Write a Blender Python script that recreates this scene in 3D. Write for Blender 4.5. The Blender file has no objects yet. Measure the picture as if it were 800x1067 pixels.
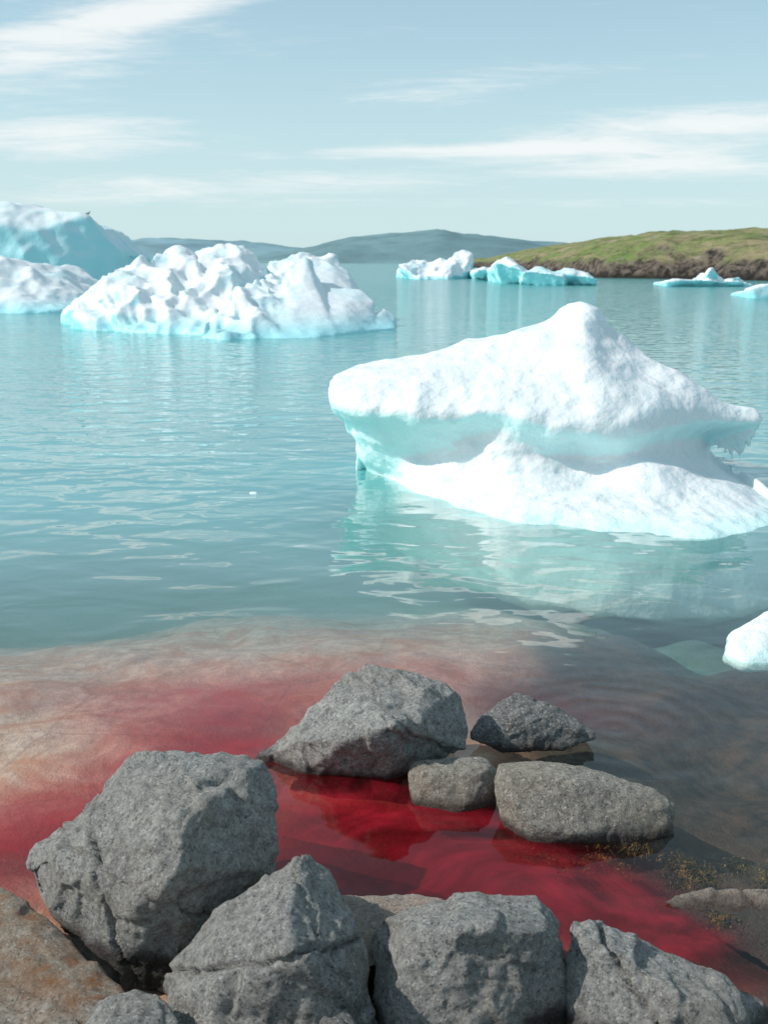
import bpy, bmesh, math, random
from mathutils import Vector, noise
from mathutils.bvhtree import BVHTree
random.seed(7)
scene = bpy.context.scene
scene.view_settings.view_transform = 'Standard'
scene.view_settings.look = 'None'
scene.view_settings.exposure = 0
COL = scene.collection

# ---------------------------------------------------------------- camera / survey helpers
F = 1037.0; H = 1.6
PITCH = math.atan(260.5 / F); CP, SP = math.cos(PITCH), math.sin(PITCH)
def ray(px, py):
    u = (px - 400) / F; v = (533.5 - py) / F
    return Vector((u, CP + v * SP, -SP + v * CP))
def P(px, py, Y):
    d = ray(px, py); t = Y / d.y
    return Vector((d.x * t, Y, H + d.z * t))
def G(px, py, z=0.0):
    d = ray(px, py); t = (z - H) / d.z
    return Vector((d.x * t, d.y * t, z))
cam = bpy.data.cameras.new("camera"); camo = bpy.data.objects.new("camera", cam)
COL.objects.link(camo); scene.camera = camo
camo.location = (0, 0, H); camo.rotation_euler = (math.pi / 2 - PITCH, 0, 0)
cam.sensor_fit = 'VERTICAL'; cam.sensor_height = 36; cam.sensor_width = 27; cam.lens = 35
cam.clip_start = 0.05; cam.clip_end = 20000
cam.dof.use_dof = True; cam.dof.focus_distance = 3.2; cam.dof.aperture_fstop = 7.0

# ---------------------------------------------------------------- node helpers
class NT:
    def __init__(s, tree): s.t = tree; s.n = tree.nodes; s.l = tree.links
    def node(s, typ, **kw):
        n = s.n.new(typ)
        for k, v in kw.items(): setattr(n, k, v)
        return n
    def put(s, inp, v):
        if isinstance(v, bpy.types.NodeSocket): s.l.new(v, inp)
        elif v is not None: inp.default_value = v
    def m(s, op, a, b=None, c=None, clamp=False):
        n = s.node('ShaderNodeMath', operation=op, use_clamp=clamp)
        s.put(n.inputs[0], a)
        if b is not None: s.put(n.inputs[1], b)
        if c is not None: s.put(n.inputs[2], c)
        return n.outputs[0]
    def mix(s, f, a, b, blend='MIX'):
        n = s.node('ShaderNodeMix', data_type='RGBA', blend_type=blend)
        s.put(n.inputs[0], f)
        s.put(n.inputs[6], a if isinstance(a, bpy.types.NodeSocket) else (*a, 1))
        s.put(n.inputs[7], b if isinstance(b, bpy.types.NodeSocket) else (*b, 1))
        return n.outputs[2]
    def noise(s, vec, scale, detail=4, rough=0.55, dist=0.0):
        n = s.node('ShaderNodeTexNoise'); s.put(n.inputs['Vector'], vec)
        n.inputs['Scale'].default_value = scale; n.inputs['Detail'].default_value = detail
        n.inputs['Roughness'].default_value = rough; n.inputs['Distortion'].default_value = dist
        return n.outputs['Fac']
    def vor(s, vec, scale, feature='F1'):
        n = s.node('ShaderNodeTexVoronoi', feature=feature); s.put(n.inputs['Vector'], vec)
        n.inputs['Scale'].default_value = scale
        return n.outputs['Distance']
    def rng(s, v, a, b, c=0.0, d=1.0, smooth=False):
        n = s.node('ShaderNodeMapRange'); n.clamp = True
        if smooth: n.interpolation_type = 'SMOOTHSTEP'
        s.put(n.inputs[0], v)
        for i, q in enumerate((a, b, c, d)): n.inputs[i + 1].default_value = q
        return n.outputs[0]
    def scale(s, vec, xyz, rot=(0, 0, 0)):
        n = s.node('ShaderNodeMapping'); s.put(n.inputs[0], vec)
        n.inputs['Scale'].default_value = xyz; n.inputs['Rotation'].default_value = rot
        return n.outputs[0]
    def bump(s, h, strength, dist, normal=None):
        n = s.node('ShaderNodeBump'); s.put(n.inputs['Height'], h)
        n.inputs['Strength'].default_value = strength; s.put(n.inputs['Distance'], dist)
        if normal is not None: s.put(n.inputs['Normal'], normal)
        return n.outputs[0]
def newmat(name):
    m = bpy.data.materials.new(name); m.use_nodes = True
    t = NT(m.node_tree); t.n.clear()
    out = t.node('ShaderNodeOutputMaterial')
    geo = t.node('ShaderNodeNewGeometry')
    return m, t, out, geo
def principled(t, out, color, rough, normal=None, spec=0.4):
    b = t.node('ShaderNodeBsdfPrincipled')
    t.put(b.inputs['Base Color'], color if isinstance(color, bpy.types.NodeSocket) else (*color, 1))
    t.put(b.inputs['Roughness'], rough); b.inputs['Specular IOR Level'].default_value = spec
    if normal is not None: t.put(b.inputs['Normal'], normal)
    t.l.new(b.outputs[0], out.inputs[0]); return b

# ---------------------------------------------------------------- light
S = Vector((-0.77, -0.09, 0.63)).normalized()
sun = bpy.data.lights.new("sun", 'SUN'); sun.energy = 4.0; sun.angle = math.radians(0.6); sun.color = (1, 0.955, 0.89)
suno = bpy.data.objects.new("sun", sun); COL.objects.link(suno)
suno.rotation_mode = 'QUATERNION'; suno.rotation_quaternion = S.to_track_quat('Z', 'Y')
suno.location = (-20, -5, 25)
w = bpy.data.worlds.new("World"); scene.world = w; w.use_nodes = True
t = NT(w.node_tree); t.n.clear()
wo = t.node('ShaderNodeOutputWorld'); bg = t.node('ShaderNodeBackground')
sky = t.node('ShaderNodeTexSky', sky_type='NISHITA'); sky.sun_disc = False
sky.sun_elevation = math.asin(S.z); sky.sun_rotation = math.atan2(S.x, S.y)
sky.air_density = 1.0; sky.dust_density = 0.6; sky.ozone_density = 2.0
tc = t.node('ShaderNodeTexCoord'); sep = t.node('ShaderNodeSeparateXYZ'); t.l.new(tc.outputs['Generated'], sep.inputs[0])
yy = t.m('MAXIMUM', sep.outputs[1], 0.05)
az = t.m('DIVIDE', sep.outputs[0], yy); el = t.m('DIVIDE', sep.outputs[2], yy)
cmb = t.node('ShaderNodeCombineXYZ'); t.l.new(az, cmb.inputs[0]); t.l.new(el, cmb.inputs[1])
def blob(a, e, ra, re, th, amp):
    da = t.m('SUBTRACT', az, a); de = t.m('SUBTRACT', el, e)
    c, s_ = math.cos(th), math.sin(th)
    u = t.m('DIVIDE', t.m('ADD', t.m('MULTIPLY', da, c), t.m('MULTIPLY', de, s_)), ra)
    v = t.m('DIVIDE', t.m('SUBTRACT', t.m('MULTIPLY', de, c), t.m('MULTIPLY', da, s_)), re)
    r = t.m('ADD', t.m('MULTIPLY', u, u), t.m('MULTIPLY', v, v))
    return t.m('MULTIPLY', t.m('EXPONENT', t.m('MULTIPLY', r, -1.0)), amp)
def azel(px, py):
    d = ray(px, py); return d.x / d.y, d.z / d.y
blobs = []
for (px, py, rx, ry, th, amp) in [(50, 50, 150, 34, 0.20, 1.0), (170, 8, 150, 16, 0.16, .75), (60, 143, 150, 20, 0.03, 0.95), (720, 130, 190, 20, 0.07, 1.05),
                                  (500, 157, 210, 7, 0.02, 1.0), (720, 170, 200, 12, 0.0, 0.85), (470, 92, 150, 14, 0.12, 0.45), (560, 65, 120, 12, .1, .15),
                                  (300, 188, 300, 10, 0.02, 0.6), (560, 212, 300, 7, 0.0, 0.4), (150, 205, 260, 9, 0.03, 0.55), (690, 60, 60, 8, .1, .4)]:
    a, e = azel(px, py); blobs.append(blob(a, e, rx / 1100, ry / 1100, th, amp))
msk = blobs[0]
for b in blobs[1:]: msk = t.m('ADD', msk, b)
cn = t.noise(t.scale(cmb.outputs[0], (4.0, 40, 1), (0, 0, -0.08)), 1.0, 9, 0.68, 0.9)
cn2 = t.noise(t.scale(cmb.outputs[0], (14, 140, 1), (0, 0, -0.16)), 1.0, 7, 0.68, 1.0)
cnn = t.m('ADD', t.m('MULTIPLY', cn, 0.66), t.m('MULTIPLY', cn2, 0.34))
cf = t.rng(t.m('ADD', t.m('MULTIPLY', msk, 0.36), cnn), 0.55, 0.95, 0, 0.9, True)
skyc = t.mix(1.0, sky.outputs[0], (0.95, 1.28, 1.20), 'MULTIPLY')
hz = t.rng(t.m('ABSOLUTE', sep.outputs[2]), 0.0, 0.27, 0.85, 0.42, True)
skyc = t.mix(hz, skyc, (6.0, 7.6, 8.1))
skyc = t.mix(cf, skyc, (8.7, 9.0, 9.0))
t.l.new(skyc, bg.inputs[0]); bg.inputs[1].default_value = 0.107
t.l.new(bg.outputs[0], wo.inputs[0])

# ---------------------------------------------------------------- materials
def rock_mat(name, lo, hi, warm=0.0, warmcol=(0.30, 0.22, 0.14), lich=0.0, wetz=0.0, ldist=None):
    m, t, out, geo = newmat(name); pos = geo.outputs['Position']
    n1 = t.noise(pos, 5.5, 6, 0.6); n2 = t.noise(pos, 44, 10, 0.82); n3 = t.noise(pos, 130, 3, 0.7)
    c = t.mix(t.rng(n2, 0.39, 0.61), lo, hi)
    c = t.mix(t.rng(n1, 0.35, 0.7, 0, 0.45), c, tuple(x * 0.8 for x in lo))
    c = t.mix(t.rng(n3, 0.55, 0.66, 0, 0.8), c, (0.035, 0.035, 0.036))
    c = t.mix(t.rng(t.noise(pos, 110, 3, 0.65), 0.57, 0.66, 0, 0.65), c, (0.72, 0.70, 0.65))
    if warm: c = t.mix(t.rng(t.noise(pos, 3.1, 5, 0.65), 0.42, 0.68, 0, warm), c, warmcol)
    sp = t.node('ShaderNodeSeparateXYZ'); t.l.new(pos, sp.inputs[0])
    if lich:
        lf = t.rng(t.noise(pos, 9, 6, 0.7), 0.44, 0.60, 0, lich)
        lf = t.m('MULTIPLY', lf, t.rng(t.m('ADD', sp.outputs[0], sp.outputs[1]), .98, 1.22, .25, 1))
        c = t.mix(lf, c, (0.30, 0.115, 0.025))
    wz = t.m('ADD', sp.outputs[2], t.m('MULTIPLY', t.m('SUBTRACT', n1, 0.5), 0.06))
    wet = t.rng(wz, 0.010 + wetz, 0.040 + wetz, 1, 0)
    c = t.mix(t.m('MULTIPLY', wet, 0.8), c, (0.028, 0.013, 0.011))
    rough = t.m('SUBTRACT', 0.85, t.m('MULTIPLY', wet, 0.5))
    h = t.m('ADD', t.m('MULTIPLY', n2, 0.9), t.m('MULTIPLY', n3, 0.16))
    pits = t.rng(t.vor(pos, 90), 0.0, 0.35, 0, 1)
    h = t.m('ADD', h, t.m('MULTIPLY', pits, 0.18))
    b = t.bump(h, 1.0, 0.022)
    principled(t, out, c, rough, b, 0.3); return m
M_GREY = rock_mat("grey_granite", (0.185, 0.185, 0.18), (0.60, 0.59, 0.555), 0.3, (0.42, 0.35, 0.28))
M_DARK = rock_mat("dark_granite", (0.12, 0.122, 0.122), (0.36, 0.355, 0.34), 0.2, (0.22, 0.18, 0.14))
M_BEIGE = rock_mat("beige_granite", (0.21, 0.19, 0.165), (0.54, 0.49, 0.42), 0.45, (0.35, 0.28, 0.2))
M_SLAB = rock_mat("pale_slab_granite", (0.34, 0.28, 0.24), (0.60, 0.52, 0.44), 0.5, (0.44, 0.31, 0.24), 0, -.005)
M_LICH = rock_mat("lichen_granite", (0.23, 0.195, 0.165), (0.58, 0.50, 0.42), 0.5, (0.34, 0.25, 0.165), 0.85, -.03)

def ice_mat(name, blue=0.25, bscale=1.0, deep=(0.22, 0.60, 0.64), sss=0.25, band=0.12, d0=0.12, d1=-0.45, sscale=.12, hk=1.0, dmax=.85, block=None):
    m, t, out, geo = newmat(name); pos = geo.outputs['Position']
    sp = t.node('ShaderNodeSeparateXYZ'); t.l.new(pos, sp.inputs[0])
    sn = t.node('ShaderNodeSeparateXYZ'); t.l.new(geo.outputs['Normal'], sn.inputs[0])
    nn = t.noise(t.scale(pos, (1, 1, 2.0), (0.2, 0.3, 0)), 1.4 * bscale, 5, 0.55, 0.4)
    down = t.rng(t.m('ADD', sn.outputs[2], t.m('MULTIPLY', t.m('SUBTRACT', nn, 0.5), 0.5)), d0, d1, 0, dmax, True)  # undercut blue ice and turquoise shade, coloured in by face direction
    wl = t.rng(sp.outputs[2], 0.0, band, 0.75, 0.0, True)
    st = t.rng(nn, 0.48, 0.72, 0, blue, True)
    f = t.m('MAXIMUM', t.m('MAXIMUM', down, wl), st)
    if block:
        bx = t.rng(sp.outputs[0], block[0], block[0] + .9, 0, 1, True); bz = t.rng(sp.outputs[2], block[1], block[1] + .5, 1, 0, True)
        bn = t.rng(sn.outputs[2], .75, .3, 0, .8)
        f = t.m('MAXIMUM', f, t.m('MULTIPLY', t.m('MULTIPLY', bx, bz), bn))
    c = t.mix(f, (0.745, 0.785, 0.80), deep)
    h = t.m('ADD', t.m('MULTIPLY', t.noise(pos, 7 * bscale, 5, 0.5), 1.0), t.m('MULTIPLY', t.noise(pos, 50 * bscale, 3, 0.55), 0.09))
    b = t.bump(h, 0.55 * hk, 0.05 / bscale)
    p = principled(t, out, c, 0.45, b, 0.35)
    p.inputs['Subsurface Weight'].default_value = sss
    p.inputs['Subsurface Radius'].default_value = (0.30, 0.85, 1.0)
    p.inputs['Subsurface Scale'].default_value = sscale
    return m
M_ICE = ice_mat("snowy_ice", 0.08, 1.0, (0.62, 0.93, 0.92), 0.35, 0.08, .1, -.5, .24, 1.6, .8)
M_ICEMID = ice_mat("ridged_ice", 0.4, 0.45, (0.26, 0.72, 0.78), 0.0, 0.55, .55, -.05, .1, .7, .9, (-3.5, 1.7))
M_ICESHADE = ice_mat("shade_blue_ice", 0.9, 0.2, (0.36, 0.72, 0.77), 0.0, 0.5, 1.0, .2, .1, .5)  # turquoise of the shaded cliff is put into the ice colour
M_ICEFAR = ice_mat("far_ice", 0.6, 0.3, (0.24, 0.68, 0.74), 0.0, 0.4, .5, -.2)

# ---------------------------------------------------------------- solid builder
def hull_into(bm, pts):
    vs = [bm.verts.new(p) for p in pts]
    r = bmesh.ops.convex_hull(bm, input=vs, use_existing_faces=False)
    junk = [g for g in r['geom_interior'] if isinstance(g, bmesh.types.BMVert)]
    junk += [g for g in r['geom_unused'] if isinstance(g, bmesh.types.BMVert)]
    bmesh.ops.delete(bm, geom=list(set(junk)), context='VERTS')
def solid(name, hulls, voxel, smooth, disp, mat, label, cat, group=None, loft=None):
    tmp = bpy.data.meshes.new("tmp"); bm = bmesh.new()
    for h in hulls:
        b2 = bmesh.new(); hull_into(b2, h); me2 = bpy.data.meshes.new("t2"); b2.to_mesh(me2); b2.free()
        bm.from_mesh(me2); bpy.data.meshes.remove(me2)
    if loft:
        vs = [[bm.verts.new(p) for p in ring] for ring in loft]; n = len(loft[0])
        for a, b in zip(vs, vs[1:]):
            for i in range(n):
                j = (i + 1) % n; bm.faces.new((a[i], a[j], b[j], b[i]))
        for ring, rev in ((vs[0], True), (vs[-1], False)):
            c = bm.verts.new(sum((v.co for v in ring), Vector()) / n)
            for i in range(n):
                j = (i + 1) % n
                bm.faces.new((ring[j], ring[i], c) if rev else (ring[i], ring[j], c))
    bmesh.ops.recalc_face_normals(bm, faces=bm.faces[:])
    bm.to_mesh(tmp); bm.free()
    to = bpy.data.objects.new("tmp", tmp); COL.objects.link(to)
    r = to.modifiers.new("r", 'REMESH'); r.mode = 'VOXEL'; r.voxel_size = voxel
    if smooth:
        s = to.modifiers.new("s", 'SMOOTH'); s.iterations = smooth; s.factor = 0.5
    dg = bpy.context.evaluated_depsgraph_get()
    me = bpy.data.meshes.new_from_object(to.evaluated_get(dg))
    bpy.data.objects.remove(to)
    me.update()
    nrm = [v.normal.copy() for v in me.vertices]
    for v, n in zip(me.vertices, nrm):
        v.co += n * disp(v.co, n)
    xs = [v.co.x for v in me.vertices]; ys = [v.co.y for v in me.vertices]; zs = [v.co.z for v in me.vertices]
    base = Vector(((min(xs) + max(xs)) / 2, (min(ys) + max(ys)) / 2, max(min(zs), -0.3)))
    for v in me.vertices: v.co -= base
    for p in me.polygons: p.use_smooth = True
    me.name = name; me.materials.clear(); me.materials.append(mat)
    o = bpy.data.objects.new(name, me); o.location = base; COL.objects.link(o)
    o["label"] = label; o["category"] = cat
    if group: o["group"] = group
    return o

def rock_disp(seed, size=1.0, cracks=(), k_=1.0):
    off = Vector((seed * 3.7, seed * 1.3, seed * 5.1))
    rnd = {}
    def cell(q, tag, ws=.14):
        dist, pts = noise.voronoi(q); c = pts[0]; key = (tag, round(c.x * 100), round(c.y * 100), round(c.z * 100))
        if key not in rnd:
            rr = random.Random(key[1] * 7919 + key[2] * 104729 + key[3] * 1299709 + tag); rnd[key] = (Vector((rr.uniform(-1, 1), rr.uniform(-1, 1), rr.uniform(-1, 1))), rr.uniform(-1, .4))
        v, k = rnd[key]; w = min(1, (dist[1] - dist[0]) / ws); w = w * w * (3 - 2 * w)
        return ((q - c).dot(v) * 1.0 + .15 * k) * w
    def f(p, n):
        q0 = p + off
        q = q0 * (3.2 / size); q = q + noise.noise_vector(q * 0.9) * 0.04
        d = k_ * size * 0.036 * cell(q, 1)
        q = q0 * (9.5 / size); q = q + noise.noise_vector(q * .8) * 0.08
        d += k_ * size * 0.016 * cell(q, 2)
        q = q0 * 24; q = q + noise.noise_vector(q * .8) * 0.2
        d += k_ * 0.0060 * cell(q, 3, .12)
        d += 0.0026 * (.3 + .7 * k_) * noise.fractal(q0 * 30, 0.7, 2.0, 4)
        for (cp, cn_, wd, dp) in cracks:
            s = abs((p - cp).dot(cn_) + 0.02 * noise.noise(p * 9 + off) + 0.006 * noise.noise(p * 40))
            if s < wd: d -= dp * (1 - s / wd) ** 0.7
        return d
    return f
def chop(pts, n, seed, lo=.80, hi=.92):
    rr = random.Random(seed * 31 + 5)
    for _ in range(n):
        bm = bmesh.new(); hull_into(bm, pts)
        d = Vector((rr.uniform(-1, 1), rr.uniform(-1, .1), rr.uniform(-.2, 1))).normalized()
        c = sum(pts, Vector()) / len(pts)
        mxd = max((p - c).dot(d) for p in pts)
        bmesh.ops.bisect_plane(bm, geom=bm.verts[:] + bm.edges[:] + bm.faces[:], plane_co=c + d * mxd * rr.uniform(lo, hi), plane_no=d, clear_outer=True)
        pts = [v.co.copy() for v in bm.verts]; bm.free()
    return pts
def boulder(outline, Yf, Yb, inner, depth, mat, label, seed, size=1.0, cracks=(), voxel=0.0075, smooth=0, shrink=0.7, nchop=8, k=1.0, group="granite boulders along the shoreline"):
    pys = [q[1] for q in outline]; lo, hi = min(pys), max(pys)
    def W(px, py, off=0):
        Y = Yf + (Yb - Yf) * (hi - py) / (hi - lo)
        p = P(px, py, Y)
        if off: p = p - ray(px, py).normalized() * off
        return p
    pts = [W(*q) for q in outline]
    c = sum(pts, Vector()) / len(pts); vd = (c - Vector((0, 0, H))).normalized()
    allp = list(pts) + [W(px, py, o) for px, py, o in inner]
    allp += [c + (p - c) * shrink + vd * depth for p in pts]
    allp = chop(allp, nchop, seed)
    cr = []
    for (a, b, wd, dp) in cracks:
        A = W(*a); B = W(*b); nn = (B - A).cross(vd + Vector((0.2, 0, 0.1))).normalized(); cr.append((A, nn, wd, dp))
    return solid("boulder", [allp], voxel, max(1, smooth), rock_disp(seed, size, cr, k), mat, label, "rock", group)

# ---- boulders
boulder([(16, 908), (22, 888), (52, 860), (102, 832), (113, 797), (135, 786), (182, 780), (228, 792), (274, 792), (288, 806), (291, 905), (252, 949), (208, 982), (174, 1039), (135, 1031), (78, 988), (20, 934)],
        2.0, 2.36, [(120, 836, .09), (200, 868, .25), (165, 965, .20), (50, 897, .05)], 0.28, M_GREY,
        "large angular grey granite boulder with a crack, beside red water", 2, 1.0,
        [((100, 838), (128, 960), .008, .030), ((128, 900), (190, 935), .006, .014)], nchop=4)
boulder([(256, 796), (286, 764), (341, 731), (360, 702), (382, 691), (436, 699), (482, 724), (495, 744), (488, 780), (440, 806), (405, 822), (340, 812), (266, 804)],
        2.90, 3.13, [(376, 710, .06), (410, 756, .27), (340, 784, .09)], 0.3, M_GREY,
        "wedge-shaped grey boulder standing in red shallow water", 2, 1.0, [((420, 740), (475, 790), .006, .012)], nchop=3)
boulder([(488, 770), (496, 750), (516, 732), (536, 720), (560, 727), (588, 744), (616, 760), (625, 770), (590, 782), (520, 784)],
        3.05, 3.18, [(540, 748, .06)], 0.12, M_DARK, "low dark wedge of rock tapering into clear shallow water", 3, 0.6, nchop=0, k=.8)
boulder([(424, 805), (432, 792), (470, 789), (511, 790), (519, 800), (515, 850), (492, 864), (455, 866), (430, 847)],
        2.68, 2.84, [(440, 804, .09), (508, 806, .09), (475, 850, .05)], 0.18, M_BEIGE, "small blocky grey-beige stone between two boulders", 4, 0.5, nchop=1, k=.7)
boulder([(514, 812), (519, 796), (560, 793), (605, 797), (684, 822), (705, 838), (702, 872), (640, 887), (540, 885), (517, 862)],
        2.52, 2.72, [(530, 808, .08), (600, 812, .10), (690, 842, .05), (600, 868, .07), (540, 860, .06)], 0.22, M_BEIGE,
        "elongated flat-topped brownish-grey stone sitting in red water", 5, 0.5, nchop=1, k=.4, smooth=2)
boulder([(166, 1038), (184, 1005), (228, 946), (258, 922), (299, 896), (324, 884), (346, 903), (363, 940), (381, 985), (386, 1060), (377, 1110), (194, 1110)],
        1.74, 2.04, [(322, 897, .05), (308, 975, .25), (262, 1040, .14)], 0.25, M_GREY,
        "pointed grey boulder with an angular peak and cracked face", 6, 0.9, [((190, 1015), (330, 985), .007, .022), ((330, 935), (350, 990), .005, .01)], voxel=0.0066, nchop=4)
boulder([(382, 975), (390, 955), (420, 943), (500, 930), (558, 934), (581, 960), (590, 1010), (588, 1120), (398, 1120), (383, 1040)],
        1.76, 2.02, [(400, 980, .12), (480, 966, .19), (572, 974, .14), (490, 1080, .08), (410, 1070, .05)], 0.25, M_GREY,
        "blocky grey boulder with a flat sunlit top", 7, 0.9, voxel=0.0066, nchop=2, k=.85)
boulder([(591, 985), (595, 961), (614, 952), (656, 968), (696, 991), (746, 1015), (796, 1042), (836, 1080), (840, 1130), (598, 1130), (589, 1050)],
        1.74, 1.98, [(616, 984, .09), (680, 1028, .17), (760, 1075, .07)], 0.25, M_GREY,
        "sloping grey boulder wedged at the water's edge", 8, 0.9, [((640, 980), (690, 1060), .007, .026)], voxel=0.0066, nchop=4)
boulder([(80, 1075), (100, 1045), (140, 1030), (165, 1038), (190, 1062), (195, 1110), (80, 1110)],
        1.60, 1.80, [(140, 1060, .04)], 0.15, M_GREY, "small grey stone tucked under larger boulders", 9, 0.5, voxel=0.006, nchop=4)
boulder([(333, 1070), (340, 1052), (360, 1048), (372, 1065), (374, 1100), (335, 1100)],
        1.62, 1.75, [(352, 1065, .02)], 0.1, M_DARK, "tiny dark pebble between two boulders", 10, 0.3, voxel=0.005, nchop=2)
boulder([(300, 954), (350, 934), (430, 931), (480, 940), (540, 950), (550, 990), (430, 1010), (330, 1010)],
        1.92, 2.16, [(400, 947, .01)], 0.2, M_SLAB, "flat pale beige rock behind the boulders", 11, 0.5, nchop=2, k=.5)
boulder([(-160, 960), (-60, 925), (0, 922), (35, 941), (80, 983), (120, 1025), (160, 1060), (180, 1150), (-180, 1150)],
        1.55, 2.20, [(20, 1000, .03), (60, 1040, .03), (-40, 980, .02)], 0.25, M_LICH,
        "rounded beige granite slab with orange lichen at its edge", 12, 0.6, [((-20, 985), (75, 1050), .005, .01)], smooth=8, nchop=0, k=.5)
boulder([(690, 940), (710, 928), (750, 926), (800, 928), (900, 924), (1010, 950), (1020, 1040), (880, 1030), (800, 1008), (765, 984), (722, 964)],
        2.0, 2.27, [(800, 955, .004), (900, 960, .006)], 0.2, M_SLAB, "low pale grey-tan slab sloping into reddish water", 13, 0.7, [((770, 930), (830, 1000), .004, .008)], smooth=4, nchop=0, k=.6)

# ---------------------------------------------------------------- ground (sea bed and shore) and water
def sm(x, a, b):
    x = (x - a) / (b - a); x = max(0, min(1, x)); return x * x * (3 - 2 * x)
def bed_z(x, y):
    edge = 4.35 - 0.45 * sm(-x, 0.6, 2.2) - 0.3 * sm(x, .6, 2) + 0.30 * noise.noise(Vector((x * 0.9, y * .4, 3)))
    right = sm(x, 0.5, 1.6)
    z = -0.09 - 0.05 * sm(y, 2.2, 4.0) - right * 0.08
    if y > edge - .4: z -= 0.75 * sm(y, edge - .4, edge + 3.2) + 3.0 * sm(y, edge + 2.5, 22)
    z -= 20 * sm(y, 20, 200)
    n = noise.fractal(Vector((x * 1.4, y * 1.8, 0.5)), 1.0, 2.0, 4) * 0.05
    if right > 0 and y < 9:
        d, p = noise.voronoi(Vector((x * 1.7, y * 2.0, 1.7)))
        n += right * (0.42 - d[0]) * 0.24
    z += n
    if y > 1.95: z = -0.045 - math.log(1 + math.exp((-0.045 - z) * 40)) / 40
    z += 0.30 * sm(y, 1.85, 1.1)
    z += 0.8 * sm(y, 0.8, -6)
    return z
def axis(lo, hi, step, far_lo, far_hi, g=1.22):
    a = []; v = lo
    while v <= hi: a.append(v); v += step
    s = step; v = a[-1]
    while v < far_hi: s *= g; v += s; a.append(v)
    s = step; v = a[0]; pre = []
    while v > far_lo: s *= g; v -= s; pre.append(v)
    return pre[::-1] + a
def sheet(name, X, Y, zf):
    me = bpy.data.meshes.new(name); nx = len(X)
    vs = [(x, y, zf(x, y)) for y in Y for x in X]
    fs = [(j * nx + i, j * nx + i + 1, (j + 1) * nx + i + 1, (j + 1) * nx + i) for j in range(len(Y) - 1) for i in range(nx - 1)]
    me.from_pydata(vs, [], fs)
    for p in me.polygons: p.use_smooth = True
    o = bpy.data.objects.new(name, me); COL.objects.link(o); o["kind"] = "structure"; return o
X = axis(-2.6, 3.2, 0.03, -9000, 9000); Y = axis(1.4, 5.6, 0.03, -60, 12000, 1.12)
ground = sheet("ground", X, Y, lambda x, y: bed_z(x, y) if y < 60 else -20)
ground["label"] = "pinkish bedrock sea bed and rocky shore"
def blobsum(x, y, bl):
    r = 1.0
    for (c, rx, ry, I) in bl:
        dx = (x - c.x) / rx; dy = (y - c.y) / ry; r *= 1 - min(I, 1) * math.exp(-dx * dx - dy * dy)
    return 1 - r
RED = [(G(px, py), rx, ry, I) for px, py, rx, ry, I in [
    (-20, 880, .40, .20, .45), (40, 860, .36, .18, .45), (80, 835, .32, .16, .5), (160, 800, .30, .17, .65), (230, 770, .26, .2, .65), (330, 850, .28, .24, 1), (300, 900, .25, .2, 1),
    (390, 880, .28, .22, 1), (450, 905, .26, .16, 1), (260, 725, .45, .32, .38), (170, 730, .45, .28, .30), (100, 690, .8, .25, .18), (520, 915, .25, .11, .98),
    (600, 935, .19, .10, .9), (650, 958, .16, .08, .85), (710, 985, .16, .08, .75), (400, 830, .25, .15, .95), (430, 685, .55, .28, .26), (560, 700, .45, .2, .2), (390, 607, .3, .18, .15), (500, 870, .2, .14, .9),
    (620, 900, .3, .12, .3)]]
ICEU = [(G(600, 545), 1.35, 0.9, .8), (G(430, 535), .6, .6, .7)]
a = ground.data.attributes.new("redness", 'FLOAT', 'POINT'); b = ground.data.attributes.new("dark", 'FLOAT', 'POINT')
for i, v in enumerate(ground.data.vertices):
    x, y = v.co.x, v.co.y
    if -4 < x < 5 and 0 < y < 8:
        a.data[i].value = blobsum(x, y, RED)
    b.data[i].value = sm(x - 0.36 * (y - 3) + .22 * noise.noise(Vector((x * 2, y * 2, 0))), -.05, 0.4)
m, t, out, geo = newmat("sea_bed_rock"); pos = geo.outputs['Position']
ar = t.node('ShaderNodeAttribute', attribute_name="redness"); ad = t.node('ShaderNodeAttribute', attribute_name="dark")
n1 = t.noise(pos, 2.2, 7, 0.65, 0.5); n2 = t.noise(pos, 14, 7, 0.7); n3 = t.noise(pos, 90, 4, 0.7); n4 = t.noise(pos, 3.4, 6, .65, .8)
c = t.mix(t.rng(n2, 0.35, 0.65), (0.46, 0.28, 0.22), (0.84, 0.62, 0.50))
c = t.mix(t.rng(n1, 0.42, 0.66, 0, 0.6), c, (0.62, 0.47, 0.36))
c = t.mix(t.rng(n4, 0.46, 0.60, 0, 0.85), c, (0.54, 0.24, 0.14))
c = t.mix(t.rng(t.noise(pos, 6.5, 6, .7, .6), 0.54, 0.66, 0, 0.5), c, (0.28, 0.15, 0.11))
cr = t.rng(t.vor(t.scale(pos, (1, 1.5, 1), (0, 0, .3)), 1.3, 'DISTANCE_TO_EDGE'), 0.0, 0.015, 0.35, 0)
c = t.mix(cr, c, (0.2, 0.12, 0.10))
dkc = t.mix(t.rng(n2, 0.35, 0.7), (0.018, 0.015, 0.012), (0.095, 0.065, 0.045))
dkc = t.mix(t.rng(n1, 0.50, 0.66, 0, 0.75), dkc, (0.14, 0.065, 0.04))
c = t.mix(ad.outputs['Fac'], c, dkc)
c = t.mix(t.m('MULTIPLY', t.rng(ar.outputs['Fac'], 0, .8), 0.85), c, (0.32, 0.018, 0.028))
c = t.mix(t.rng(n3, 0.58, 0.72, 0, 0.3), c, (0.12, 0.08, 0.07))
sp = t.node('ShaderNodeSeparateXYZ'); t.l.new(pos, sp.inputs[0])
c = t.mix(t.rng(sp.outputs[2], -0.30, -0.9), c, (0.20, 0.48, 0.40))
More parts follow.
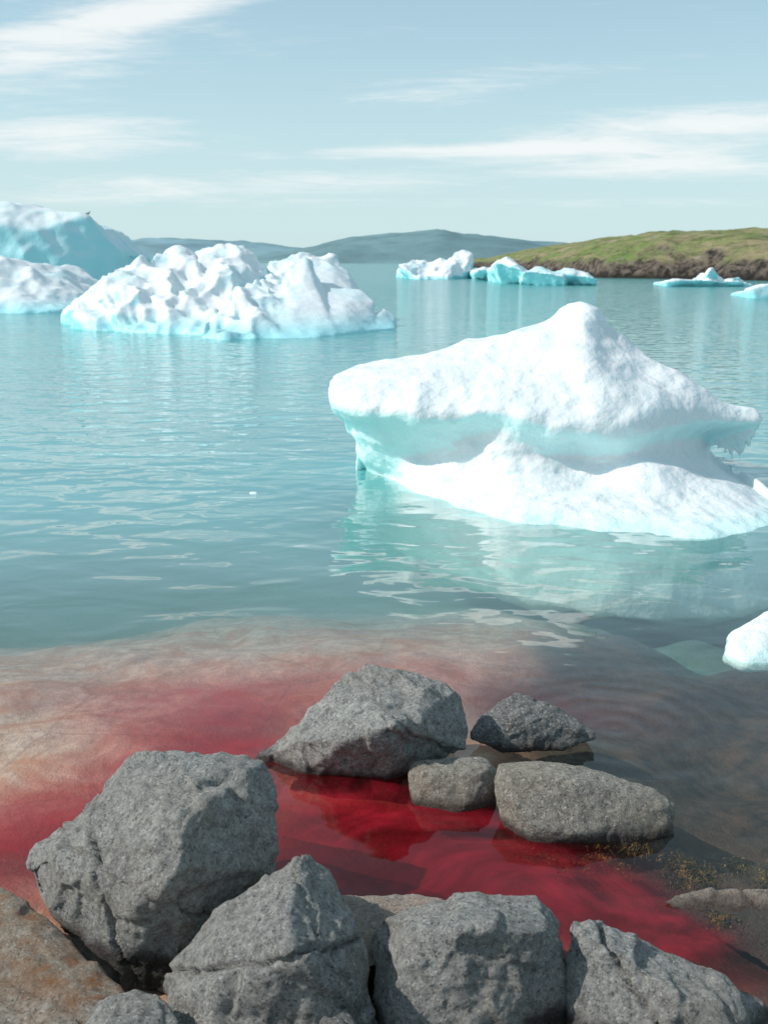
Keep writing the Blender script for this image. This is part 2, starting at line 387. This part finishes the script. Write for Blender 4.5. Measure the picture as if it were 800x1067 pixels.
principled(t, out, c, 0.8, t.bump(t.m('ADD', n2, t.m('MULTIPLY', n3, .3)), 0.8, 0.022))
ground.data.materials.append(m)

water = sheet("water", X, Y, lambda x, y: 0.0)
water["label"] = "calm turquoise fjord water turning red and clear near shore"
ta = water.data.attributes.new("turbid", 'FLOAT', 'POINT'); ra = water.data.attributes.new("redness", 'FLOAT', 'POINT')
for i, v in enumerate(water.data.vertices):
    x, y = v.co.x, v.co.y
    e = 4.45 - 0.4 * sm(-x, 0.4, 2.0) + .25 * sm(x, .4, 1.3) + 0.35 * noise.noise(Vector((x * .8, y * .5, 9))) + .1 * noise.noise(Vector((x * 3, y * 3, 2)))
    tu = 0.72 * sm(y, e - 1.1, e + 2.0) + 0.25 * sm(y, e + .8, e + 5)
    if -4 < x < 5 and 0 < y < 12:
        tu *= 1 - 0.5 * blobsum(x, y, ICEU)
        ra.data[i].value = blobsum(x, y, RED)
    ta.data[i].value = tu
m, t, out, geo = newmat("fjord_water"); pos = geo.outputs['Position']
at = t.node('ShaderNodeAttribute', attribute_name="turbid"); ar = t.node('ShaderNodeAttribute', attribute_name="redness")
sp = t.node('ShaderNodeSeparateXYZ'); t.l.new(pos, sp.inputs[0]); py_ = sp.outputs[1]
wA = t.noise(t.scale(pos, (1.0, 1.5, 1), (0, 0, .25)), 2.2, 1.5, 0.4, 0.6)
wB = t.noise(t.scale(pos, (1.0, 1.6, 1), (0, 0, -.3)), 5.5, 1, 0.4, 0.4)
wC = t.noise(t.scale(pos, (.45, 1.0, 1), (0, 0, .1)), 1.0, 2, 0.4, 0.3)
calm = t.m('ADD', t.rng(py_, 2.2, 8.0, 0.32, 1.0), t.rng(py_, 14, 60, 0, 1.6))
h = t.m('ADD', t.m('MULTIPLY', wA, 0.030), t.m('MULTIPLY', wB, 0.0050))
h = t.m('MULTIPLY', h, calm)
h = t.m('ADD', h, t.m('MULTIPLY', wC, 0.018))
# gentle ring ripples spreading from the low rock
rc = G(640, 760)
dv = t.node('ShaderNodeVectorMath', operation='DISTANCE'); t.l.new(pos, dv.inputs[0]); dv.inputs[1].default_value = rc
ring = t.m('MULTIPLY', t.m('SINE', t.m('MULTIPLY', t.m('ADD', dv.outputs['Value'], t.m('MULTIPLY', wA, .12)), 62)), t.rng(dv.outputs['Value'], .05, .75, .0011, 0))
h = t.m('ADD', h, ring)
nrm = t.bump(h, 1.0, 1.0)
tr = t.node('ShaderNodeBsdfTransparent')
t.put(tr.inputs[0], t.mix(t.rng(ar.outputs['Fac'], 0.05, 0.6, 0, .75), (0.93, 0.96, 0.92), (0.92, 0.40, 0.38)))
d1 = t.node('ShaderNodeBsdfDiffuse')
tn = t.noise(t.scale(pos, (.5, 1.2, 1)), 0.5, 3, 0.5, 0.4)
teal = t.mix(t.rng(tn, .35, .65), (0.10, 0.42, 0.42), (0.14, 0.50, 0.49))
near = t.mix(t.rng(py_, 3.6, 6.8), (0.27, 0.48, 0.39), teal)
t.put(d1.inputs[0], near)
d2 = t.node('ShaderNodeBsdfDiffuse')
rn = t.noise(t.scale(pos, (1.0, 1.4, 1), (0, 0, .5)), 1.9, 7, 0.60, 1.8)
t.put(d2.inputs[0], t.mix(t.rng(rn, 0.35, 0.65), (0.085, 0.002, 0.005), (0.33, 0.012, 0.024)))
mx1 = t.node('ShaderNodeMixShader'); t.l.new(at.outputs['Fac'], mx1.inputs[0]); t.l.new(tr.outputs[0], mx1.inputs[1]); t.l.new(d1.outputs[0], mx1.inputs[2])
rf = t.m('ADD', ar.outputs['Fac'], t.m('MULTIPLY', t.m('SUBTRACT', rn, 0.5), 1.5))
rf = t.m('MULTIPLY', t.rng(rf, 0.2, 1.3, 0, 0.80, True), t.rng(ar.outputs['Fac'], 0.0, 0.4))
mx2 = t.node('ShaderNodeMixShader'); t.l.new(rf, mx2.inputs[0]); t.l.new(mx1.outputs[0], mx2.inputs[1]); t.l.new(d2.outputs[0], mx2.inputs[2])
gl = t.node('ShaderNodeBsdfGlossy'); t.l.new(t.rng(py_, 10, 80, .03, .10), gl.inputs['Roughness']); t.l.new(nrm, gl.inputs['Normal'])
dt = t.node('ShaderNodeVectorMath', operation='DOT_PRODUCT'); t.l.new(nrm, dt.inputs[0]); t.l.new(geo.outputs['Incoming'], dt.inputs[1])
cs = t.m('MINIMUM', t.m('ABSOLUTE', dt.outputs['Value']), 1.0)
fk = t.m('ADD', t.m('MULTIPLY', t.m('POWER', t.m('SUBTRACT', 1.0, cs), 1.9), 0.92), 0.03)
fk = t.m('MULTIPLY', fk, t.rng(py_, 2.6, 5.2, 0.30, 1.0))
fk = t.m('MINIMUM', fk, 0.72)
mx3 = t.node('ShaderNodeMixShader'); t.l.new(fk, mx3.inputs[0]); t.l.new(mx2.outputs[0], mx3.inputs[1]); t.l.new(gl.outputs[0], mx3.inputs[2])
t.l.new(mx3.outputs[0], out.inputs[0])
water.data.materials.append(m)

# ---------------------------------------------------------------- icebergs
def berg_disp(A1, s1, st, A2, s2, seed, A3=0.0, s3=8, rot=0.0, calmx=None, ridge=0.0, rs=1.0, cw=.7, ck=.85):
    off = Vector((seed * 2.3, seed * 4.1, seed)); cr_, sr_ = math.cos(rot), math.sin(rot)
    def f(p, n):
        q = p + noise.noise_vector(p * s2 * 1.3 + off) * (0.30 / s1)
        q = Vector(((q.x * cr_ - q.z * sr_) * st[0], q.y * st[1], (q.x * sr_ + q.z * cr_) * st[2])) * s1 + off
        d, _ = noise.voronoi(q)
        g = 1.0
        if calmx: g = 1 - ck * sm(p.x, calmx[0], calmx[0] + cw) * sm(-p.z, -calmx[1] - .4, -calmx[1])
        r = g * A1 * (min(d[0], 0.9) - 0.45) * (.7 + .9 * noise.noise(p * s2 + off * 2))
        r += (.4 + .6 * g) * A2 * noise.fractal(p * s2 + off, 1.0, 2.0, 4)
        if ridge: r += g * ridge * (noise.ridged_multi_fractal(Vector((p.x * 1.3, p.y, p.z * .8)) * rs + off, 1.1, 2.1, 3, 1, 2) - 1.1)
        if A3:
            d2, _ = noise.voronoi(p * s3 + off + noise.noise_vector(p * s3) * 0.3); r += g * A3 * (d2[0] - 0.4)
        return r
    return f
V = Vector
def back(pts, dY, k=0.8, zk=0.7):
    c = sum(pts, Vector()) / len(pts); r = []
    for p in pts:
        r.append(V((c.x + (p.x - c.x) * k, p.y + dY, p.z * zk)))
    return r
def under(pts, z, k=1.0):
    c = sum(pts, Vector()) / len(pts)
    return [V((c.x + (p.x - c.x) * k, c.y + (p.y - c.y) * k, z)) for p in pts]
cols = [
 [(347, 392, 7.55), (343, 398, 7.42), (342, 406, 7.30), (348, 421, 7.25), (362, 434, 7.38), (368, 450, 7.56), (372, 464, 7.64), (374, 476, 7.68), (379, 487)],
 [(365, 385, 7.60), (362, 398, 7.30), (361, 412, 7.12), (365, 430, 7.08), (372, 440, 7.24), (376, 455, 7.40), (380, 468, 7.50), (385, 481, 7.54), (392, 493)],
 [(398, 378, 7.62), (398, 397, 7.25), (398, 418, 6.98), (396, 434, 6.96), (396, 444, 7.11), (398, 458, 7.24), (402, 471, 7.30), (410, 486, 7.28), (420, 505)],
 [(440, 370, 7.62), (440, 395, 7.20), (440, 420, 6.90), (440, 436, 6.86), (440, 447, 6.98), (442, 462, 7.10), (446, 478, 7.11), (454, 496, 6.99), (464, 523)],
 [(490, 355, 7.60), (490, 390, 7.12), (492, 420, 6.80), (492, 437, 6.76), (492, 448, 6.87), (492, 463, 6.92), (494, 480, 6.86), (500, 503, 6.75), (508, 537)],
 [(535, 344, 7.60), (533, 384, 7.08), (532, 422, 6.70), (532, 441, 6.66), (532, 452, 6.71), (532, 464, 6.74), (534, 482, 6.70), (538, 508, 6.55), (545, 546)],
 [(575, 331, 7.58), (572, 379, 7.04), (572, 430, 6.64), (574, 452, 6.60), (576, 463, 6.69), (577, 476, 6.74), (580, 491, 6.66), (584, 516, 6.44), (590, 553)],
 [(606, 315, 7.52), (607, 370, 7.00), (610, 430, 6.61), (612, 455, 6.58), (614, 467, 6.67), (615, 480, 6.72), (618, 496, 6.62), (622, 520, 6.38), (628, 557)],
 [(630, 334, 7.45), (634, 379, 6.98), (638, 432, 6.61), (640, 454, 6.58), (641, 466, 6.65), (642, 480, 6.68), (645, 498, 6.57), (650, 521, 6.33), (656, 559)],
 [(662, 360, 7.34), (664, 394, 6.95), (668, 429, 6.65), (670, 449, 6.62), (672, 461, 6.67), (673, 474, 6.67), (676, 492, 6.56), (682, 519, 6.31), (690, 559)],
 [(694, 384, 7.20), (696, 404, 6.94), (698, 424, 6.76), (699, 443, 6.72), (700, 455, 6.79), (702, 470, 6.80), (708, 491, 6.66), (717, 517, 6.36), (730, 558)],
 [(730, 405, 7.08), (731, 414, 6.99), (735, 425, 6.92), (735, 440, 6.90), (727, 452, 7.02), (728, 468, 7.05), (740, 491, 6.85), (759, 515, 6.46), (780, 554)],
 [(757, 422, 7.04), (760, 428, 7.00), (763, 434, 6.97), (762, 441, 6.96), (735, 453, 7.16), (735, 470, 7.20), (754, 493, 7.02), (782, 514, 6.65), (806, 549)],
 [(788, 427, 7.02), (792, 431, 7.00), (793, 437, 6.98), (786, 442, 7.00), (742, 455, 7.28), (741, 473, 7.34), (766, 497, 7.20), (805, 518, 6.85), (835, 541)],
]
rings = []
for ci, c in enumerate(cols):
    f = [P(*q) for q in c[:-1]] + [G(*c[-1])]
    wlp = f[-1]; rg = f[0]; u_ = min(ci, len(cols) - 1 - ci) / 4; u_ = min(1, u_)
    f += [wlp + V((-.03, -.26 * (.4 + .6 * u_), -.17)), wlp + V((0, -.10, -.5)), V((wlp.x * .95 + .05, 8.2, -.6))]
    bz = max(.25, rg.z * .6)
    tip = max(0, ci - (len(cols) - 4)) / 3
    f += [V((wlp.x * .9 + .15 - .1 * tip, 8.2 + .5 * u_, 0)), V((rg.x * .95 + .1 - .5 * tip, 7.9 + .5 * u_, bz)), V((rg.x - .05 * tip, rg.y + (.15 + .25 * u_) * (1 - .4 * tip), rg.z * (.93 + .04 * tip)))]
    rings.append(f)
def cat(p0, p1, p2, p3, s):
    return 0.5 * ((2 * p1) + (p2 - p0) * s + (2 * p0 - 5 * p1 + 4 * p2 - p3) * s * s + (3 * p1 - p0 - 3 * p2 + p3) * s ** 3)
fine = []
for i in range(len(rings) - 1):
    r0, r1, r2, r3 = rings[max(i - 1, 0)], rings[i], rings[i + 1], rings[min(i + 2, len(rings) - 1)]
    for k in range(4):
        fine.append([cat(r0[j], r1[j], r2[j], r3[j], k / 4) for j in range(len(r1))])
fine.append(rings[-1])
fine2 = []
for r in fine:
    n = len(r); q = []
    for j in range(n):
        for k in range(3): q.append(cat(r[j - 1], r[j], r[(j + 1) % n], r[(j + 2) % n], k / 3))
    fine2.append(q)
main = solid("iceberg", [], 0.018, 4,
      berg_disp(0.085, 2.4, (1, 1, 1.5), 0.050, 1.6, 1, 0.010, 7, 0, (1.8, .75), cw=.6, ck=.7), M_ICE,
      "white snowy iceberg with sharp peak and undercut overhang", "iceberg", "icebergs floating in the fjord", loft=fine2)
base = [G(752, 680), G(775, 690), G(830, 690), G(860, 660), G(800, 650), G(760, 662)]
solid("ice_chunk", [base + under(base, -.04, 1.0) + [P(772, 655, 4.05), P(795, 636, 4.15), P(830, 625, 4.2), P(850, 645, 4.2), P(764, 670, 3.92), P(800, 668, 3.9)]], 0.012, 4,
      berg_disp(0.02, 6, (1, 1, 1), 0.015, 6, 5), M_ICE, "small rounded white ice chunk afloat in clear shallows", "ice", "loose ice chunks on the water")
cb = G(266, 514); pts = [cb + V((random.uniform(-.06, .06), random.uniform(-.05, .05), random.uniform(-.03, .018))) for _ in range(14)]
solid("ice_chunk", [pts], 0.008, 2, berg_disp(0.008, 14, (1, 1, 1), 0.004, 12, 6), M_ICE, "tiny sliver of clear ice drifting on the water", "ice", "loose ice chunks on the water")

GR = "icebergs floating in the fjord"
def block(feet, tops, dY, zk=.7, extra=()):
    pts = [G(*f) for f in feet] + [P(*q) for q in tops] + list(extra)
    return pts + back([G(*f) for f in feet], dY, 0.9) + under([G(*f) for f in feet], -1.0, 1.02)
A1 = block([(64, 336), (90, 344), (150, 346), (190, 348)], [(76, 314, 25.5), (100, 290, 26.5), (126, 274, 27.5), (150, 268, 28.0), (125, 304, 25.4)], 5)
A1b = block([(110, 345), (160, 347), (200, 349)], [(140, 280, 27), (165, 266, 28.5), (190, 272, 28.5), (205, 293, 27), (160, 308, 25.2)], 5)
A2 = block([(150, 346), (200, 349), (240, 350), (260, 348)], [(172, 266, 29), (184, 258, 29), (198, 265, 29), (225, 293, 27), (210, 312, 25.3)], 5)
A2b = block([(190, 348), (250, 350)], [(205, 268, 29), (228, 256, 29), (254, 255, 29), (268, 270, 29), (274, 288, 28), (235, 294, 26.5)], 4)
A3 = block([(215, 352), (240, 354), (330, 352), (388, 345)], [(236, 322, 25.0), (246, 298, 25.4), (264, 290, 26), (276, 302, 25.6), (300, 318, 24.8), (350, 306, 26), (376, 302, 26.5), (390, 314, 26)], 3.0)
A3b = block([(235, 354), (290, 353)], [(242, 312, 25), (252, 293, 25.6), (266, 288, 25.8), (282, 296, 25.4), (290, 322, 24.6)], 2)
A4 = block([(280, 348), (350, 348), (380, 345)], [(282, 274, 29.5), (298, 268, 29.5), (322, 266, 29.5), (346, 268, 29.5), (362, 280, 29), (374, 298, 28.5)], 4)
A5 = block([(370, 347), (412, 343), (400, 338)], [(385, 330, 25.2), (400, 322, 26), (413, 330, 26)], 1.5)
A7 = block([(300, 352), (350, 350)], [(290, 294, 26.2), (302, 277, 26.8), (320, 274, 27), (336, 295, 26.5), (348, 322, 25)], 3)
solid("iceberg", [A1, A1b, A2, A2b, A3, A3b, A4, A5, A7], 0.052, 1, berg_disp(0.58, 1.15, (2.0, 1.0, .5), 0.12, 0.6, 2, 0.05, 2.2, -.75, (-2.9, 1.3), .13, .8), M_ICEMID,
      "broad white iceberg with wind-carved ridges and turquoise waterline", "iceberg", GR)
B1 = [G(-60, 306), G(60, 306), G(104, 304)] + [P(-60, 205, 50), P(0, 210, 50), P(30, 214, 50), P(64, 219, 50), P(92, 226, 50), P(104, 243, 50), P(126, 262, 51), P(118, 285, 50), P(40, 240, 48.5), P(-60, 230, 48)]
B1 += back(B1, 9, .9, .8) + [V((-24, 48, -1)), V((-14, 48, -1))]
b1 = solid("iceberg", [B1], 0.13, 2, berg_disp(0.6, 0.45, (1.6, 1, .4), 0.3, 0.3, 3, 0.0, 1.5, -.7, None, .1, .4), M_ICESHADE, "tall pale turquoise iceberg with smooth shaded cliff", "iceberg", GR)
B2 = [G(-60, 327), G(20, 327), G(84, 325), P(-60, 280, 36), P(0, 272, 36), P(30, 278, 36), P(60, 290, 36), P(84, 304, 36), P(86, 318, 35)]
B2 += back(B2, 5, .9, .8) + under([G(-60, 327), G(84, 325)], -1)
solid("iceberg", [B2], 0.085, 2, berg_disp(0.45, 0.8, (1.6, 1, .5), 0.2, 0.5, 4, 0.0, 2.5, -.6, None, .10, .6), M_ICEMID, "low rounded white iceberg beside a taller blue one", "iceberg", GR)
def dist_berg(topsets, dY, seed, mat, label, amp=0.5, vox=0.16):
    hs = []
    for fs, ts in topsets:
        f = [G(*q) for q in fs]; hs.append(f + [P(*q) for q in ts] + back(f, dY, .9) + under(f, -1.5))
    solid("iceberg", hs, vox, 0, berg_disp(amp * .7, 0.5, (1.4, 1, 1), amp * .4, .4, seed, 0, 1.3, 0, None, amp * .35, .6), mat, label, "iceberg", GR)
dist_berg([([(414, 288), (440, 291), (450, 290)], [(416, 276, 100), (428, 272, 102), (444, 274, 102), (450, 282, 100)]),
           ([(436, 291), (470, 291)], [(446, 275, 102), (458, 270, 102), (468, 274, 101), (470, 282, 100)]),
           ([(458, 291), (491, 290)], [(464, 274, 102), (478, 263, 102), (488, 260, 102), (492, 270, 101), (491, 282, 100)])], 6, 11, M_ICEFAR, "small turquoise iceberg with a pointed end", 0.8, .14)
dist_berg([([(508, 291), (530, 295), (556, 295)], [(516, 274, 76), (528, 267, 76), (538, 274, 75), (552, 286, 74)]),
           ([(536, 295), (590, 297)], [(545, 283, 72), (560, 277, 72), (574, 281, 72), (588, 288, 71)]),
           ([(570, 296), (622, 297)], [(576, 284, 72), (598, 278, 72), (612, 283, 72), (622, 291, 71)]),
           ([(490, 288), (530, 290)], [(496, 282, 88), (520, 280, 88)])], 5, 12, M_ICEFAR, "long low iceberg with a white hump and flat tail", 0.6, .11)
dist_berg([([(688, 297), (730, 298), (782, 298)], [(695, 293, 68), (730, 291, 68), (775, 294, 68)]),
           ([(726, 297), (756, 298)], [(735, 287, 68), (742, 277, 68), (748, 286, 68)]),
           ([(756, 298), (776, 298)], [(760, 290, 68), (770, 289, 68)])], 3, 13, M_ICEFAR, "small low ice floe with a pointed white hump", 0.3, .08)
dist_berg([([(776, 309), (800, 311), (840, 310)], [(782, 300, 46), (800, 294, 46), (835, 296, 46)])], 2.5, 14, M_ICEFAR, "small white ice lump floating near the headland", 0.25, .07)

# ---------------------------------------------------------------- hills and headland
def interp(pts, x):
    if x <= pts[0][0]: return pts[0][1]
    for (a, b), (c, d) in zip(pts, pts[1:]):
        if x <= c: return b + (d - b) * (x - a) / (c - a)
    return pts[-1][1]
def hill(D, prof, depth, seed, col, label, rough):
    pr = [((px - 400) / F * D, max(0, (273 - py) / F * D + H)) for px, py in prof]
    x0, x1 = pr[0][0], pr[-1][0]; nx, ny = 260, 30
    X = [x0 + (x1 - x0) * i / nx for i in range(nx + 1)]; Yy = [D - depth * .5 + depth * j / ny for j in range(ny + 1)]
    def zf(x, y):
        k = (y - D) / (depth * .5); s = max(0, 1 - k * k)
        hgt = interp(pr, x); n = noise.fractal(V((x / D * 16, y / D * 16, seed)), .9, 2, 6)
        return hgt * s ** .8 * (1 + rough * n) - 3
    o = sheet("hill", X, Yy, zf); o["label"] = label
    m, t, out, geo = newmat("hazy_hill"); pos = geo.outputs['Position']
    c = t.mix(t.rng(t.noise(pos, 12 / D, 6, .65), .38, .62), tuple(q * .8 for q in col), tuple(q * 1.2 for q in col))  # blue haze of distance is mixed into the diffuse colour
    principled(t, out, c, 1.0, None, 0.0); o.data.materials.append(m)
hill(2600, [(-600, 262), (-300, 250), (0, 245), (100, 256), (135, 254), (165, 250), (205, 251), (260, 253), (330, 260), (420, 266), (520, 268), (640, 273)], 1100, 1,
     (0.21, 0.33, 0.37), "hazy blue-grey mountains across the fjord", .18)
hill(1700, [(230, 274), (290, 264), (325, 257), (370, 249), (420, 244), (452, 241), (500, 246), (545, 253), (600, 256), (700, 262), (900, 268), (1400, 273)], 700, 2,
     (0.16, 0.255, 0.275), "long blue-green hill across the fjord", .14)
poly = [(30, 420), (28, 330), (24.5, 220), (22.5, 166), (21, 125), (22, 106), (28, 98), (34, 87), (47, 78), (75, 66), (130, 60), (300, 60)]
def sdist(x, y):
    best = 1e9
    for (a, b), (c, d) in zip(poly, poly[1:]):
        dx, dy = c - a, d - b; k = max(0, min(1, ((x - a) * dx + (y - b) * dy) / (dx * dx + dy * dy)))
        ex, ey = x - (a + dx * k), y - (b + dy * k); dd = math.hypot(ex, ey)
        if dd < best: best = dd; sg = (dx * (y - b) - dy * (x - a))
    return best if sg > 0 else -best
def head_z(x, y):
    n = noise.fractal(V((x * .07, y * .05, 4)), .9, 2, 6); n2 = noise.ridged_multi_fractal(V((x * .22, y * .16, 8)), .9, 2, 5, 1, 2)
    d = sdist(x, y) + n * 2.2
    if d < 0: return max(-3, d * 1.2)
    rockk = math.exp(-d / 5)
    az_ = x / max(y, 1)
    target = interp([(.05, .003), (.10, .004), (.15, .015), (.21, .026), (.27, .032), (.40, .033), (.6, .030), (1.2, .03)], az_)
    cap = (1.35 + target * y) * (1 + .10 * n)
    body = 7.0 * (1 - math.exp(-d / 12)) + 0.9 * (1 - math.exp(-d / .8))
    z = -math.log(math.exp(-body) + math.exp(-min(cap, 9.5)))
    n3 = noise.ridged_multi_fractal(V((x * .12, y * .10, 3)), .9, 2, 5, 1, 2)
    return z + rockk * (n2 - 1.0) * .9 * min(1, d) + (n3 - 1) * .42 * min(1, d / 5) - .2
Xh = [16 + 0.55 * i for i in range(150)] + [99 + 3 * i for i in range(67)]
Yh = [58 + 0.8 * j for j in range(110)] + [147 + 3 * j for j in range(100)]
hd = sheet("headland", Xh, Yh, head_z); hd["label"] = "low grassy headland with a dark rocky shoreline"
m, t, out, geo = newmat("headland_turf_and_rock"); pos = geo.outputs['Position']
sp = t.node('ShaderNodeSeparateXYZ'); t.l.new(pos, sp.inputs[0])
sn = t.node('ShaderNodeSeparateXYZ'); t.l.new(geo.outputs['Normal'], sn.inputs[0])
n1 = t.noise(pos, .16, 7, .7); n2 = t.noise(pos, 1.1, 6, .7); n3 = t.noise(t.scale(pos, (1, 1, 3)), .38, 7, .75)
g = t.mix(t.rng(n1, .42, .58), (0.17, 0.24, 0.07), (0.33, 0.27, 0.16))
g = t.mix(t.rng(n3, .48, .60, 0, .75), g, (0.09, 0.115, 0.045))
g = t.mix(t.rng(t.noise(pos, .3, 6, .7), .56, .66, 0, .8), g, (0.32, 0.27, 0.22))
rk = t.mix(t.rng(n2, .42, .62), (0.03, 0.026, 0.024), (0.19, 0.15, 0.12))
hh = t.m('ADD', sp.outputs[2], t.m('MULTIPLY', t.m('SUBTRACT', n3, .5), 4))
c = t.mix(t.rng(hh, 1.2, 1.8), rk, g)
c = t.mix(t.m('MULTIPLY', t.rng(sn.outputs[2], .93, .82), t.rng(n1, .45, .55)), c, rk)
c = t.mix(t.rng(sp.outputs[2], .2, .7, .85, 0), c, (0.02, 0.018, 0.016))
principled(t, out, c, 1.0, t.bump(n2, .8, .6), 0.1); hd.data.materials.append(m)

# ---------------------------------------------------------------- gull on the tall berg
bv = BVHTree.FromPolygons([v.co.copy() for v in b1.data.vertices], [p.vertices[:] for p in b1.data.polygons])
bp = P(88, 222, 50)
hit = bv.ray_cast(V((bp.x, bp.y + .6, 30)) - b1.location, V((0, 0, -1)))[0]
K = .55
def ball(c, r, n=14):
    return [V(c) + V((r[0] * math.sin(a) * math.cos(b), r[1] * math.sin(a) * math.sin(b), r[2] * math.cos(a))) for a in [math.pi * i / 7 for i in range(8)] for b in [2 * math.pi * j / n for j in range(n)]]
gh = [ball((0, 0, .24), (.2, .09, .09)), ball((.17, 0, .38), (.06, .05, .055)), [*ball((.12, 0, .28), (.06, .05, .05)), *ball((.16, 0, .36), (.04, .035, .03))],
      [V(q) for q in [(-.1, .05, .26), (-.1, -.05, .26), (-.34, .03, .22), (-.34, -.03, .22), (-.12, 0, .2), (-.34, 0, .24)]],
      [V(q) for q in [(.21, .015, .39), (.21, -.015, .39), (.29, 0, .365), (.21, 0, .36)]],
      [V(q) for q in [(-.02, .03, .2), (.02, .03, .2), (-.02, .06, .2), (.02, .05, .2), (-.01, .03, -.03), (.01, .05, -.03), (.02, .03, -.03)]],
      [V(q) for q in [(-.02, -.03, .2), (.02, -.03, .2), (-.02, -.06, .2), (.02, -.05, .2), (-.01, -.03, -.03), (.01, -.05, -.03), (.02, -.03, -.03)]]]
m, t, out, geo = newmat("gull_feathers"); principled(t, out, t.mix(t.noise(geo.outputs['Position'], 8), (.12, .12, .13), (.4, .4, .4)), .8)
gl_ = solid("gull", gh, 0.012, 2, lambda p, n: 0.0, m, "small grey gull standing on top of an iceberg", "bird")
for v in gl_.data.vertices: v.co = (v.co + gl_.location) * K
gl_.location = (hit + b1.location) if hit else bp

# ---------------------------------------------------------------- seaweed
def weed(center, rx, ry, n, label, seed):
    rr = random.Random(seed); vs = []; fs = []
    cl = [(rr.gauss(0, .6), rr.gauss(0, .8)) for _ in range(10)]
    for i in range(n):
        cx, cy = rr.choice(cl); x = center.x + (cx + rr.gauss(0, .11)) * rx; y = center.y + (cy + rr.gauss(0, .25)) * ry
        z = max(bed_z(x, y), -0.010) + rr.uniform(-.010, .011)
        d = V((rr.uniform(-1, 1), rr.uniform(-1, 1), rr.uniform(-0.2, .35))).normalized(); s = V((-d.y, d.x, rr.uniform(-.6, .6))).normalized() * rr.uniform(.0009, .0024)
        L = rr.uniform(.005, .013); p = V((x, y, z)); b = len(vs)
        for k in range(4):
            q = p + d * L * k / 3 + V((0, 0, -.01 * (k / 3) ** 2)) + V((rr.uniform(-1, 1), rr.uniform(-1, 1), 0)) * .003
            ww = (1 - .6 * k / 3); vs += [q - s * ww, q + s * ww]
        for k in range(3): fs.append((b + 2 * k, b + 2 * k + 1, b + 2 * k + 3, b + 2 * k + 2))
    me = bpy.data.meshes.new("seaweed"); me.from_pydata([v - center for v in vs], [], fs)
    o = bpy.data.objects.new("seaweed", me); o.location = center; COL.objects.link(o)
    o["kind"] = "stuff"; o["label"] = label; o["category"] = "seaweed"; me.materials.append(M_WEED)
m, t, out, geo = newmat("brown_seaweed"); M_WEED = m
principled(t, out, t.mix(t.rng(t.noise(geo.outputs['Position'], 30, 3), .48, .66), (0.035, 0.026, 0.009), (0.22, 0.135, 0.025)), .5)
weed(G(620, 894), .17, .05, 2400, "yellow-brown seaweed tufts at the foot of a stone", 1)
weed(G(750, 902), .20, .08, 3200, "mossy brown seaweed mat on submerged rock", 2)
